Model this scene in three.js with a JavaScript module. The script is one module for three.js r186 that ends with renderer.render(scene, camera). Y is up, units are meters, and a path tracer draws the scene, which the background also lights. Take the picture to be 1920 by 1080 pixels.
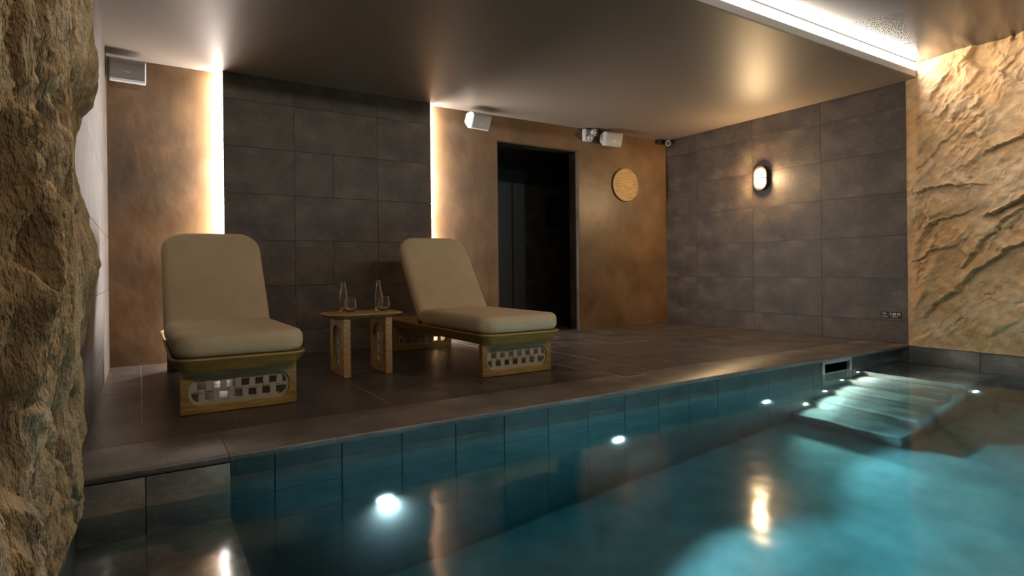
import * as THREE from 'three';
import { RoundedBoxGeometry } from 'three/addons/geometries/RoundedBoxGeometry.js';
import { mergeGeometries, mergeVertices, toCreasedNormals } from 'three/addons/utils/BufferGeometryUtils.js';
import { RectAreaLightUniformsLib } from 'three/addons/lights/RectAreaLightUniformsLib.js';

// ---------------------------------------------------------------- camera, exposure
RectAreaLightUniformsLib.init();
const scene = new THREE.Scene();
const renderer = new THREE.WebGLRenderer({ antialias: true });
renderer.toneMapping = THREE.LinearToneMapping;
renderer.toneMappingExposure = 1.0;
renderer.shadowMap.enabled = true;
scene.background = new THREE.Color(0x000000);            // a closed basement room: no sky

const camera = new THREE.PerspectiveCamera(2 * Math.atan(540 / 1101.0) * 180 / Math.PI, 1920 / 1080, 0.02, 40);
camera.position.set(0, 0.753, 0);
camera.rotation.order = 'YXZ';
camera.rotation.set(0, -0.5664, -0.0112);
camera.setViewOffset(1920, 1080, 0, 34.9, 1920, 1080);

// light levels of the fittings (built with their lamps further down)
const LIGHT = {
  slot: 250, slotColor: new THREE.Color(1.0, 0.92, 0.86),
  cove: 98, coveNear: 50, coveColor: new THREE.Color(1.0, 0.88, 0.74),
  sconce: 5.6, sconceColor: new THREE.Color(1.0, 0.66, 0.34),
  pool: 15, poolWide: 0.25, poolNear: 10, poolColor: new THREE.Color(0.90, 0.96, 1.0),
  step: 2.6, stepColor: new THREE.Color(1.0, 0.93, 0.78),
};

// ---------------------------------------------------------------- helpers
let seed = 7;
const rnd = () => { seed = (seed + 0x6d2b79f5) | 0; let t = Math.imul(seed ^ (seed >>> 15), 1 | seed); t = (t + Math.imul(t ^ (t >>> 7), 61 | t)) ^ t; return ((t ^ (t >>> 14)) >>> 0) / 4294967296; };
const clamp = (x, a = 0, b = 1) => Math.min(b, Math.max(a, x));
const sst = (x, a, b) => { const t = clamp((x - a) / (b - a)); return t * t * (3 - 2 * t); };
const lerp = (a, b, t) => a + (b - a) * t;
const table = (pts, x) => { if (x <= pts[0][0]) return pts[0][1]; for (let i = 1; i < pts.length; i++) if (x <= pts[i][0]) return lerp(pts[i - 1][1], pts[i][1], (x - pts[i - 1][0]) / (pts[i][0] - pts[i - 1][0])); return pts[pts.length - 1][1]; };
const hash = (x, y, s) => { let h = Math.imul(x | 0, 374761393) ^ Math.imul(y | 0, 668265263) ^ Math.imul(s | 0, 1274126177); h = Math.imul(h ^ (h >>> 13), 1103515245); h ^= h >>> 16; return (h >>> 0) / 4294967296; };
// gradient noise, periodic with period p (0 = never)
function noise(x, y, s = 1, p = 0) {
  const ix = Math.floor(x), iy = Math.floor(y), fx = x - ix, fy = y - iy, w = (k) => (p ? ((k % p) + p) % p : k);
  const g = (i, j) => { const a = hash(w(ix + i), w(iy + j), s) * 6.2831853; return Math.cos(a) * (fx - i) + Math.sin(a) * (fy - j); };
  const u = fx * fx * fx * (fx * (fx * 6 - 15) + 10), v = fy * fy * fy * (fy * (fy * 6 - 15) + 10);
  return lerp(lerp(g(0, 0), g(1, 0), u), lerp(g(0, 1), g(1, 1), u), v) * 1.5;
}
function fbm(x, y, oct, s = 1, p = 0, gain = 0.5) { let a = 1, sum = 0, n = 0; for (let i = 0; i < oct; i++) { sum += a * noise(x, y, s + i * 17, p); n += a; a *= gain; x *= 2; y *= 2; p *= 2; } return sum / n; }
const ridged = (x, y, oct, s) => { let a = 1, sum = 0, n = 0; for (let i = 0; i < oct; i++) { sum += a * (1 - 2 * Math.abs(noise(x, y, s + i * 13))); n += a; a *= 0.5; x *= 2.1; y *= 2.1; } return sum / n; };

function texture(size, fn, srgb) {
  const d = new Uint8Array(size * size * 4);
  for (let j = 0, k = 0; j < size; j++) for (let i = 0; i < size; i++, k += 4) {
    const c = fn(i / size, j / size);
    for (let m = 0; m < 3; m++) d[k + m] = clamp(Array.isArray(c) ? c[m] : c) * 255;
    d[k + 3] = 255;
  }
  const t = new THREE.DataTexture(d, size, size);
  t.wrapS = t.wrapT = THREE.RepeatWrapping; t.magFilter = THREE.LinearFilter; t.minFilter = THREE.LinearMipmapLinearFilter; t.generateMipmaps = true;
  if (srgb) t.colorSpace = THREE.SRGBColorSpace;
  t.needsUpdate = true;
  return t;
}
const rep = (t, x, y = x) => { const c = t.clone(); c.repeat.set(x, y); c.needsUpdate = true; return c; };

// ---------------------------------------------------------------- materials
const stoneMap = texture(512, (u, v) => {
  const a = fbm(u * 4, v * 4, 5, 3, 4), b = fbm(u * 5, v * 24, 3, 31, 5 * 0 + 0), f = hash(u * 512, v * 512, 9);
  const streak = 0.08 * sst(noise(u * 12, v * 64, 55, 0), 0.30, 0.7) + 0.10 * sst(noise(u * 30, v * 24, 56, 0), 0.35, 0.7);
  const g = 0.74 + a * 0.32 + b * 0.05 + (f - 0.5) * 0.13 + streak + (f > 0.993 ? 0.2 : 0);
  return [g, g * (0.985 + a * 0.03), g * (0.97 - a * 0.04)];
}, true);
const stoneBump = texture(512, (u, v) => 0.5 + fbm(u * 24, v * 24, 4, 71, 24) * 0.5 + (hash(u * 512, v * 512, 5) - 0.5) * 0.15);
const plasterMap = texture(512, (u, v) => {
  const a = fbm(u * 3, v * 3, 5, 13, 3), b = fbm(u * 7, v * 5, 4, 93, 0), c = fbm(u * 2, v * 2, 3, 201, 2);
  const g = 0.76 + a * 0.26 + b * 0.10;
  return [g * (1 + c * 0.08), g * (0.98 + c * 0.02), g * (0.95 - c * 0.10)];
}, true);
const plasterBump = texture(256, (u, v) => 0.5 + fbm(u * 6, v * 6, 5, 43, 6) * 0.6);
const woodMap = texture(512, (u, v) => {
  const ring = fbm(u * 3, v * 26, 4, 7, 0), fine = noise(u * 12, v * 190, 17), g = 0.8 + ring * 0.24 + fine * 0.07;
  return [g, g * 0.97, g * 0.92];
}, true);
const weaveBump = texture(128, (u, v) => { const x = u * 32 * Math.PI, y = v * 32 * Math.PI; return 0.5 + 0.25 * Math.sin(x) * Math.cos(y) + 0.25 * Math.max(Math.abs(Math.sin(x)), Math.abs(Math.sin(y))) - 0.1 * hash(u * 128, v * 128, 3); });
const clothMap = texture(256, (u, v) => { const g = 0.92 + fbm(u * 3, v * 3, 4, 61, 3) * 0.03 + (hash(u * 256, v * 64, 8) - 0.5) * 0.06; return [g, g, g * 0.985]; }, true);
const rockMap = texture(512, (u, v) => {
  const a = fbm(u * 6, v * 6, 6, 19, 6), g = 0.86 + a * 0.18 + (hash(u * 512, v * 512, 2) - 0.5) * 0.14;
  return [g, g * 0.985, g * 0.96];
}, true);
const rockBump = texture(512, (u, v) => 0.5 + fbm(u * 16, v * 16, 5, 29, 16, 0.65) * 0.7);
const rippleBump = texture(512, (u, v) => 0.5 + fbm(u * 5, v * 5, 3, 37, 5, 0.4) * 0.6);

const std = (o) => new THREE.MeshStandardMaterial(o);
const phy = (o) => new THREE.MeshPhysicalMaterial(o);
const lin = (r, g, b) => new THREE.Color().setRGB(r, g, b);
const stone = (r, g, b, rough = 0.5, k = 1, bump = 0.0012) => std({ color: lin(r, g, b), map: rep(stoneMap, k), bumpMap: rep(stoneBump, 1.6), bumpScale: bump, roughness: rough });
const M = {
  wallTile: [0, 1, 2].map((i) => stone(0.112 * (1 + 0.05 * i), 0.085 * (1 + 0.05 * i), 0.064 * (1 + 0.05 * i), 0.52)),
  deckTile: [0, 1].map((i) => stone(0.112 * (1 + 0.08 * i), 0.092 * (1 + 0.08 * i), 0.079 * (1 + 0.08 * i), 0.36, 0.9, 0.0008)),
  coping: stone(0.205, 0.172, 0.150, 0.40, 0.9, 0.0008),
  poolTile: [0, 1].map((i) => std({ color: lin(0.088 * (1 + 0.06 * i), 0.086 * (1 + 0.06 * i), 0.080 * (1 + 0.06 * i)), map: rep(rockMap, 1.1), bumpMap: rep(stoneBump, 1.6), bumpScale: 0.001, roughness: 0.5 })),
  benchTile: [0, 1].map((i) => stone(0.36 * (1 + 0.05 * i), 0.31 * (1 + 0.05 * i), 0.275 * (1 + 0.05 * i), 0.55)),
  bandTile: [0, 1].map((i) => stone(0.24 * (1 + 0.05 * i), 0.215 * (1 + 0.05 * i), 0.20 * (1 + 0.05 * i), 0.55)),
  poolFloor: std({ color: lin(0.40, 0.40, 0.385), map: rep(rockMap, 0.8), roughness: 0.6 }),
  stepStone: stone(0.30, 0.29, 0.27, 0.55),
  grout: std({ color: lin(0.085, 0.068, 0.055), roughness: 0.9 }),
  deckGrout: std({ color: lin(0.26, 0.22, 0.185), roughness: 0.85 }),
  groutDark: std({ color: lin(0.050, 0.042, 0.035), roughness: 0.9 }),
  copper: std({ color: lin(0.27, 0.160, 0.084), map: rep(plasterMap, 0.55), bumpMap: rep(plasterBump, 0.9), bumpScale: 0.003, roughness: 0.42, metalness: 0 }),
  ceiling: std({ color: lin(0.185, 0.152, 0.124), roughness: 0.48, bumpMap: rep(plasterBump, 0.5), bumpScale: 0.0006 }),
  upperCeiling: phy({ color: lin(0.075, 0.068, 0.062), roughness: 0.2, bumpMap: rep(plasterBump, 0.4), bumpScale: 0.0003 }),
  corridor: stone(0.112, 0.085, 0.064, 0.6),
  doorPaint: std({ color: lin(0.13, 0.14, 0.138), roughness: 0.5 }),
  rockLeft: std({ color: lin(1, 1, 1), vertexColors: true, map: rep(rockMap, 3), bumpMap: rep(rockBump, 2.4), bumpScale: 0.012, roughness: 0.9 }),
  rock: std({ color: lin(1, 1, 1), vertexColors: true, map: rep(rockMap, 2.2), bumpMap: rep(rockBump, 1.2), bumpScale: 0.005, roughness: 0.86 }),
  gold: std({ color: lin(0.46, 0.30, 0.085), map: rep(woodMap, 1.5), roughness: 0.42 }),
  oak: std({ color: lin(0.56, 0.36, 0.14), map: rep(woodMap, 2), roughness: 0.45 }),
  strap: std({ color: lin(0.46, 0.40, 0.31), map: rep(clothMap, 6), bumpMap: rep(weaveBump, 14), bumpScale: 0.0006, roughness: 0.75 }),
  fabric: phy({ color: lin(0.58, 0.445, 0.285), map: rep(clothMap, 2), bumpMap: rep(weaveBump, 7), bumpScale: 0.0005, roughness: 0.92, sheen: 0.15, sheenColor: lin(0.9, 0.85, 0.7), sheenRoughness: 0.6 }),
  whitePlastic: std({ color: lin(0.40, 0.395, 0.39), roughness: 0.45 }),
  grille: std({ color: lin(0.33, 0.33, 0.33), roughness: 0.6, bumpMap: rep(weaveBump, 18), bumpScale: 0.0006 }),
  black: std({ color: lin(0.012, 0.012, 0.012), roughness: 0.5 }),
  darkMetal: std({ color: lin(0.06, 0.05, 0.045), roughness: 0.4, metalness: 0.6 }),
  steel: std({ color: lin(0.62, 0.61, 0.58), roughness: 0.28, metalness: 1 }),
  alu: std({ color: lin(0.55, 0.54, 0.52), roughness: 0.4, metalness: 0.5 }),
  fascia: std({ color: lin(0.20, 0.19, 0.18), roughness: 0.6 }),
  brass: std({ color: lin(0.85, 0.62, 0.28), roughness: 0.3, metalness: 0.9 }),
  clockWood: std({ color: lin(0.74, 0.50, 0.22), map: rep(woodMap, 3), roughness: 0.55 }),
  glass: phy({ color: lin(1, 1, 1), roughness: 0.0, transmission: 1, thickness: 0.004, ior: 1.5 }),
  chrome: std({ color: lin(0.8, 0.8, 0.8), roughness: 0.15, metalness: 1 }),
  water: phy({ color: lin(1, 1, 1), roughness: 0.10, transmission: 1, thickness: 1.3, ior: 1.333, attenuationColor: lin(0.50, 0.80, 0.86), attenuationDistance: 1.0, bumpMap: rep(rippleBump, 0.55), bumpScale: 0.003 }),
  slotGlow: std({ color: lin(0.9, 0.88, 0.85), emissive: lin(1.0, 0.92, 0.85), emissiveIntensity: 40.0 }),
  coveGlow: std({ color: lin(0.9, 0.9, 0.9), emissive: lin(1.0, 0.97, 0.92), emissiveIntensity: 3.0 }),
  sconceGlow: std({ color: lin(0.9, 0.88, 0.8), emissive: lin(1.0, 0.86, 0.62), emissiveIntensity: 4.0 }),
  poolGlow: std({ color: lin(0.9, 0.9, 0.9), emissive: lin(1.0, 1.0, 0.98), emissiveIntensity: 3.0 }),
};

// ---------------------------------------------------------------- object bookkeeping
const taken = {};
function numbered(name) { const n = taken[name] = (taken[name] ?? -1) + 1; return n ? `${name}_${String(n).padStart(3, '0')}` : name; }
function shade(o) { o.castShadow = o.receiveShadow = true; return o; }
function part(name, geometry, material, parent) { const m = shade(new THREE.Mesh(geometry, material)); m.name = name; parent.add(m); return m; }
function thing(name, label, category, pos = [0, 0, 0], group) {
  const o = new THREE.Group(); o.name = numbered(name); o.position.set(...pos); o.userData = { label, category };
  if (group) o.userData.group = group;
  scene.add(o); return o;
}
function struct(name, label) { const o = new THREE.Group(); o.name = name; o.userData = { kind: 'structure', label, category: 'structure' }; scene.add(o); return o; }
const boxAt = (x0, x1, y0, y1, z0, z1) => metreUV(new THREE.BoxGeometry(Math.abs(x1 - x0), Math.abs(y1 - y0), Math.abs(z1 - z0)).translate((x0 + x1) / 2, (y0 + y1) / 2, (z0 + z1) / 2));
function metreUV(g, du = 0, dv = 0) {               // uv in metres by the dominant axis of the normal
  g = g.index ? g.toNonIndexed() : g;
  const p = g.attributes.position, n = g.attributes.normal, uv = new Float32Array(p.count * 2);
  for (let i = 0; i < p.count; i += 3) {
    let nx = 0, ny = 0, nz = 0;
    for (let k = 0; k < 3; k++) { nx += n.getX(i + k); ny += n.getY(i + k); nz += n.getZ(i + k); }
    nx = Math.abs(nx); ny = Math.abs(ny); nz = Math.abs(nz);
    for (let k = i; k < i + 3; k++) {
      const [a, b] = nx > ny && nx > nz ? [p.getZ(k), p.getY(k)] : ny > nz ? [p.getX(k), p.getZ(k)] : [p.getX(k), p.getY(k)];
      uv[k * 2] = a + du; uv[k * 2 + 1] = b + dv;
    }
  }
  g.setAttribute('uv', new THREE.BufferAttribute(uv, 2));
  return g;
}
// a slab with chamfered front edges, its back at z = 0 and its front at z = d
const slabs = new Map();
function slab(w, h, d = 0.01, c = 0.0015, variant = 0) {
  const key = [w.toFixed(4), h.toFixed(4), d, c, variant].join();
  if (!slabs.has(key)) {
    const ring = (x, y, z) => [[-x, -y, z], [x, -y, z], [x, y, z], [-x, y, z]];
    const a = ring(w / 2, h / 2, 0), b = ring(w / 2, h / 2, d - c), f = ring(w / 2 - c, h / 2 - c, d), pos = [];
    const quad = (p, q, r, s) => pos.push(...p, ...q, ...r, ...p, ...r, ...s);
    for (let i = 0; i < 4; i++) { const j = (i + 1) % 4; quad(a[i], a[j], b[j], b[i]); quad(b[i], b[j], f[j], f[i]); }
    quad(...f);
    const g = new THREE.BufferGeometry().setAttribute('position', new THREE.BufferAttribute(new Float32Array(pos), 3));
    g.computeVertexNormals();
    slabs.set(key, metreUV(g, variant * 0.37, variant * 0.61));
  }
  return slabs.get(key);
}
const JOINT = 0.0035;
function tileAt(parent, x0, x1, y0, y1, mats, d = 0.01, joint = JOINT, c = 0.0015) {
  const w = Math.round((x1 - x0 - joint) * 1e4) / 1e4, h = Math.round((y1 - y0 - joint) * 1e4) / 1e4;
  if (w < 0.01 || h < 0.01) return;
  const m = part('tile', slab(w, h, d, c, Math.floor(rnd() * 3)), mats[Math.floor(rnd() * mats.length)], parent);
  m.position.set((x0 + x1) / 2, (y0 + y1) / 2, 0);
  return m;
}
// closed rings of points joined into one skin
function loft(rings, crease = 0.7) {
  const n = rings[0].length, pos = [], idx = [];
  rings.forEach((r) => r.forEach((p) => pos.push(...p)));
  for (let k = 0; k < rings.length - 1; k++) for (let i = 0; i < n; i++) {
    const a = k * n + i, b = k * n + (i + 1) % n, c = a + n, d = b + n;
    idx.push(a, b, d, a, d, c);
  }
  const cap = (k, flip) => {
    const c = pos.length / 3, r = rings[k];
    pos.push(...[0, 1, 2].map((m) => r.reduce((s, p) => s + p[m], 0) / n));
    for (let i = 0; i < n; i++) { const a = k * n + i, b = k * n + (i + 1) % n; flip ? idx.push(c, b, a) : idx.push(c, a, b); }
  };
  cap(0, true); cap(rings.length - 1, false);
  const g = new THREE.BufferGeometry().setAttribute('position', new THREE.BufferAttribute(new Float32Array(pos), 3));
  g.setIndex(idx);
  return metreUV(toCreasedNormals(g, crease));
}
// points of a rounded rectangle in x and z, counted from above so that a loft upwards faces outwards
function roundRect(x0, x1, z0, z1, rFront, rBack, y, seg = 7) {
  const out = [], arc = (cx, cz, r, from) => { for (let i = 0; i <= seg; i++) { const a = from + (i / seg) * Math.PI / 2; out.push([cx + r * Math.cos(a), y, cz - r * Math.sin(a)]); } };
  const rb = Math.max(rBack, 1e-4), rf = Math.max(rFront, 1e-4);                // z1 = towards the pool (front)
  arc(x1 - rb, z0 + rb, rb, 0); arc(x0 + rb, z0 + rb, rb, Math.PI / 2); arc(x0 + rf, z1 - rf, rf, Math.PI); arc(x1 - rf, z1 - rf, rf, Math.PI * 1.5);
  return out;
}
const lathe = (pts, seg = 40) => new THREE.LatheGeometry(pts.map(([x, y]) => new THREE.Vector2(x, y)), seg);

// ---------------------------------------------------------------- the room
// x along the back wall, y up (deck = 0), depth from the camera = -z
const XL = -0.203, XR = 6.17, DB = 5.709, DE = 2.69, H = 2.5, HU = 2.64, WATER = -0.155, PW = 2.77, DN = 0.45, FLOOR = -1.45, DBACK = -2.4;

// deck
const floor = struct('floor', 'dark stone tiled pool deck under the loungers');
part('bed', boxAt(XL - 0.2, XR + 0.2, -0.25, -0.0022, -(DB + 0.2), -(PW + 0.301)), M.deckGrout, floor);
{
  const cuts = [XL]; for (let x = 0.01; x < XR; x += 0.395) cuts.push(x); cuts.push(XR);
  for (let i = 0; i < cuts.length - 1; i++) for (const [a, b] of [[3.105, 4.41], [4.41, DB]]) {
    const m = tileAt(floor, cuts[i], cuts[i + 1], a, b, M.deckTile, 0.011, 0.0035, 0.001);
    m.rotation.x = -Math.PI / 2; m.position.set((cuts[i] + cuts[i + 1]) / 2, -0.011, -(a + b) / 2);
  }
}
// coping stones with a rounded nose
const coping = struct('trim_1', 'bullnosed stone coping along the pool edge');
{
  const cuts = [XL, 0.31, 1.42, 2.53, 3.64, 4.75, 5.86, XR];
  for (let i = 0; i < cuts.length - 1; i++) {
    const s = new THREE.Shape(), T = 0.034, L = 3.105 - 0.005, F = 2.685, r = 0.013;
    s.moveTo(-L, 0); s.lineTo(-L, -T); s.lineTo(-F - r, -T); s.absarc(-F - r, -T + r, r, -Math.PI / 2, 0, false); s.lineTo(-F, -r); s.absarc(-F - r, -r, r, 0, Math.PI / 2, false); s.lineTo(-L, 0);
    const w = cuts[i + 1] - cuts[i] - 0.002;
    const g = new THREE.ExtrudeGeometry(s, { depth: w, bevelEnabled: false, curveSegments: 5 });
    g.rotateY(Math.PI / 2);                                         // shape x -> -z ... checked: z = -x
    g.scale(1, 1, 1);
    const p = g.attributes.position; for (let k = 0; k < p.count; k++) p.setZ(k, -p.getZ(k));
    const ix = []; for (let k = 0; k < p.count; k += 3) ix.push(k, k + 2, k + 1);
    g.setIndex(ix);
    const gg = metreUV(toCreasedNormals(g.toNonIndexed(), 0.6));
    const m = part('coping_stone', gg, M.coping, coping); m.position.x = cuts[i] + 0.001;
  }
}

// back wall: copper coloured plaster with the doorway cut in it
const DOOR = [3.44, 4.63, 2.22];
const wallBack = struct('wall_back', 'copper brown polished plaster wall with a dark doorway');
part('plaster', boxAt(XL - 0.2, DOOR[0], -0.25, HU + 0.1, -DB - 0.18, -DB), M.copper, wallBack);
part('plaster', boxAt(DOOR[1], XR + 0.2, -0.25, HU + 0.1, -DB - 0.18, -DB), M.copper, wallBack);
part('plaster', boxAt(DOOR[0], DOOR[1], DOOR[2], HU + 0.1, -DB - 0.18, -DB), M.copper, wallBack);
// tiled feature wall standing proud of the plaster
const FX0 = 0.629, FX1 = 2.585, FD = 5.62;
const wallFeature = struct('wall_feature', 'dark stone tiled wall panel standing proud between two light slots');
part('backing', boxAt(FX0 + 0.004, FX1 - 0.004, 0, H, -DB - 0.01, -FD - 0.006), M.grout, wallFeature);
const rows = [0, 0.215, 0.63, 1.04, 1.45, 1.86, 2.27, H];
rows.slice(0, -1).forEach((y0, r) => {
  const cuts = r % 2 ? [FX0, 1.218, 2.008, FX1] : [FX0, 1.218, 1.57, 2.008, FX1];
  for (let i = 0; i < cuts.length - 1; i++) tileAt(wallFeature, cuts[i], cuts[i + 1], y0, rows[r + 1], M.wallTile, 0.012, 0.002, 0.001).position.z = -FD - 0.012;
});
// right wall, tiled
function tiledSide(name, label, x, turn, dCuts) {
  const g = struct(name, label);
  const s = turn > 0 ? 1 : -1;
  part('backing', boxAt(x - s * 0.004, x - s * 0.25, -0.25, HU + 0.1, -DB - 0.1, -DE), M.grout, g);
  rows.slice(0, -1).forEach((y0, r) => { for (let i = 0; i < dCuts.length - 1; i++) {
    const a = dCuts[i], b = dCuts[i + 1], m = tileAt(g, a, b, y0, rows[r + 1], M.wallTile, 0.011, 0.002, 0.001);
    m.rotation.y = turn; m.position.set(x - s * 0.011, (y0 + rows[r + 1]) / 2, -(a + b) / 2);
  } });
  return g;
}
tiledSide('wall_right', 'dark stone tiled side wall with the caged wall lamp', XR, -Math.PI / 2, [DE, 3.522, 4.356, 5.191, DB]);
tiledSide('wall_left', 'dark stone tiled side wall beside the left lounger', XL, Math.PI / 2, [DE, 3.522, 4.356, 5.191, DB]);

// lower ceiling over the deck, its edge profile, higher ceiling over the pool
const ceil = struct('ceiling', 'satin taupe ceiling over the deck');
part('panel', boxAt(XL - 0.2, XR + 0.2, H, HU + 0.1, -DB - 0.1, -2.6), M.ceiling, ceil);
const ceilUp = struct('ceiling_pool', 'glossy dark ceiling over the pool');
part('panel', boxAt(XL - 0.2, XR + 0.2, HU, HU + 0.1, -2.6, -0.35), M.upperCeiling, ceilUp);
const ceilNear = struct('ceiling_near', 'satin taupe ceiling over the near side of the pool');
part('panel', boxAt(XL - 0.2, XR + 0.2, H, HU + 0.1, -0.35, -DBACK + 0.1), M.ceiling, ceilNear);
const prof = struct('trim_2', 'pale metal profile under the ceiling light line');
part('profile', boxAt(XL, XR, H - 0.002, H + 0.055, -2.6, -2.578), M.fascia, prof);

// rear of the room behind the camera
const nearDeck = struct('floor_near', 'dark stone deck on the near side of the pool');
part('slab', boxAt(XL - 0.2, XR + 0.2, -0.25, 0, -DN, -DBACK), M.deckTile[0], nearDeck);
const wallNear = struct('wall_near', 'dark stone wall on the near side of the pool');
part('panel', boxAt(XL - 0.2, XR + 0.2, -0.25, HU + 0.1, -DBACK, -DBACK + 0.2), M.wallTile[0], wallNear);

// corridor behind the doorway
const hall = struct('wall_corridor', 'unlit corridor seen through the doorway'), DC = 7.6;
part('back', boxAt(3.0, 6.8, -0.05, 2.5, -DC - 0.15, -DC), M.corridor, hall);
part('side', boxAt(2.9, 3.0, -0.05, 2.5, -DC - 0.1, -DB - 0.18), M.corridor, hall);
part('side', boxAt(6.8, 6.9, -0.05, 2.5, -DC - 0.1, -DB - 0.18), M.corridor, hall);
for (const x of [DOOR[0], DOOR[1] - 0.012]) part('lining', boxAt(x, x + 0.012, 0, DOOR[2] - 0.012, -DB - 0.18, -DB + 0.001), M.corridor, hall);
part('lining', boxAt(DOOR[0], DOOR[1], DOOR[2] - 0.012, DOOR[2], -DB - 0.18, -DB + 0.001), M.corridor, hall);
part('soffit', boxAt(2.9, 6.9, 2.4, 2.5, -DC - 0.15, -DB - 0.18), M.corridor, hall);
part('ground', boxAt(2.9, 6.9, -0.25, -0.001, -DC - 0.15, -DB), M.deckTile[0], hall);
const door = struct('door_1', 'grey door in its frame at the back of the corridor');
part('leaf', boxAt(3.93, 4.81, 0.01, 2.18, -DC, -DC + 0.035), M.doorPaint, door);
part('frame', boxAt(4.83, 4.97, 0, 2.28, -DC, -DC + 0.06), M.doorPaint, door);
part('frame', boxAt(3.81, 3.92, 0, 2.28, -DC, -DC + 0.06), M.doorPaint, door);
part('frame', boxAt(3.92, 4.83, 2.19, 2.28, -DC, -DC + 0.06), M.doorPaint, door);
part('jamb', boxAt(4.97, 5.06, 0, 2.3, -DC, -DC + 0.03), M.doorPaint, door);
const handle = part('handle', new THREE.CapsuleGeometry(0.011, 0.11, 4, 8).rotateZ(Math.PI / 2), M.steel, door); handle.position.set(4.05, 1.02, -DC + 0.07);

// ---------------------------------------------------------------- rock faces
function rockSheet(nu, nv, place, color) {
  const pos = new Float32Array((nu + 1) * (nv + 1) * 3), col = new Float32Array(pos.length), uv = new Float32Array((nu + 1) * (nv + 1) * 2), idx = [];
  for (let j = 0, k = 0; j <= nv; j++) for (let i = 0; i <= nu; i++, k++) {
    const p = place(i / nu, j / nv);
    pos.set(p.slice(0, 3), k * 3); uv.set([p[3], p[4]], k * 2); col.set(color(p[3], p[4], p[5]), k * 3);
    if (i < nu && j < nv) { const a = k, b = k + 1, c = k + nu + 1, d = c + 1; p[6] ? idx.push(a, b, d, a, d, c) : idx.push(a, d, b, a, c, d); }
  }
  const g = new THREE.BufferGeometry();
  g.setAttribute('position', new THREE.BufferAttribute(pos, 3)); g.setAttribute('color', new THREE.BufferAttribute(col, 3)); g.setAttribute('uv', new THREE.BufferAttribute(uv, 2));
  g.setIndex(idx); g.computeVertexNormals();
  return g;
}
// angular facets: every cell of a jittered lattice is a tilted plane; neighbours meet in sharp steps
function facets(x, y, s, sharp = 9) {
  const ix = Math.floor(x), iy = Math.floor(y); let sum = 0, w = 0;
  for (let i = -1; i <= 1; i++) for (let j = -1; j <= 1; j++) {
    const a = ix + i, b = iy + j, px = a + 0.1 + 0.8 * hash(a, b, s), py = b + 0.1 + 0.8 * hash(a, b, s + 1), dx = x - px, dy = y - py;
    const h = (hash(a, b, s + 2) - 0.5) + dx * (hash(a, b, s + 3) - 0.5) * 1.6 + dy * (hash(a, b, s + 4) - 0.5) * 1.6, k = Math.exp(-sharp * (dx * dx + dy * dy));
    sum += h * k; w += k;
  }
  return sum / w;
}
const mixc = (a, b, t) => a.map((x, i) => lerp(x, b[i], t));
// left rock: upright flutes, pits and ledges, protruding from the wall plane
const edgeProfile = [[0, 0], [0.17, 0.004], [0.35, 0.022], [0.55, 0.043], [0.7, 0.066], [0.78, 0.088], [0.86, 0.074], [0.95, 0.054], [1.1, 0.030], [1.335, 0.030], [1.36, 0.066], [1.42, 0.086], [1.6, 0.084], [2.64, 0.082]];
function leftRelief(d, y) {
  const wx = d + 0.05 * fbm(d * 3, y * 3, 3, 401), wy = y + 0.06 * fbm(d * 3 + 9, y * 3, 3, 402);
  const flute = ridged(wx * 5.5 + wy * 0.9, wy * 1.3, 4, 411);
  const lump = fbm(wx * 3.2, wy * 2.4, 4, 421);
  const grain = fbm(wx * 24, wy * 13, 5, 431, 0, 0.62);
  const crag = ridged(wx * 11, wy * 6, 3, 441);
  let pit = 0;                                                       // scattered hollows
  const cx = wx * 9, cy = wy * 6;
  for (let i = -1; i <= 1; i++) for (let j = -1; j <= 1; j++) {
    const ix = Math.floor(cx) + i, iy = Math.floor(cy) + j; if (hash(ix, iy, 451) < 0.45) continue;
    const px = ix + 0.2 + 0.6 * hash(ix, iy, 452), py = iy + 0.2 + 0.6 * hash(ix, iy, 453), r = 0.14 + 0.26 * hash(ix, iy, 454);
    const q = Math.hypot((cx - px) * 1.5, (cy - py) * 0.75) / r; pit = Math.max(pit, 1 - sst(q, 0.45, 1.0));
  }
  const tilt = wx + wy * 0.16, slab = facets(tilt * 5.2, wy * 2.1, 601, 24), block = facets(tilt * 13 + 3, wy * 6.5, 611, 20);
  const crev = 1 - sst(Math.abs(noise(tilt * 4.2, wy * 1.1, 661)), 0.0, 0.07), crev2 = 1 - sst(Math.abs(noise(tilt * 9 + 5, wy * 2.6, 662)), 0.0, 0.06);
  return { lump, flute, grain, crag, pit, slab, block, crev: crev + 0.5 * crev2 };
}
function leftH(d, y) {
  const r = leftRelief(d, y), edge = sst(d, 1.75, 2.35);
  const inner = 0.052 + 0.030 * r.lump + 0.012 * r.flute + 0.055 * r.slab + 0.022 * r.block + 0.008 * r.crag + 0.016 * r.grain - 0.042 * r.pit - 0.034 * r.crev;
  const outer = table(edgeProfile, y + 0.02 * noise(y * 14, 3, 461)) + 0.010 * r.grain + 0.004 * r.crag - 0.012 + 0.016 * r.slab + 0.014 * r.block - 0.020 * r.pit - 0.012 * r.crev;
  let h = lerp(inner, outer, edge);
  const cap = (-XL) - 0.072 * d;                                     // keeps the nearer rock behind the far outline
  if (d < 2.0) h = Math.min(h, lerp(cap, 0.09, sst(d, 1.7, 2.0)) - 0.004 + 0.004 * r.grain);
  h = Math.max(h, -0.035 + 0.02 * r.grain);
  h *= lerp(1, sst(y, -0.02, 0.16), 0.92);
  return lerp(h, -0.03, sst(d, 2.635, 2.69));
}
const rockLeft = struct('wall_left_rock', 'rough fluted natural rock face at the left edge, close to the camera');
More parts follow.
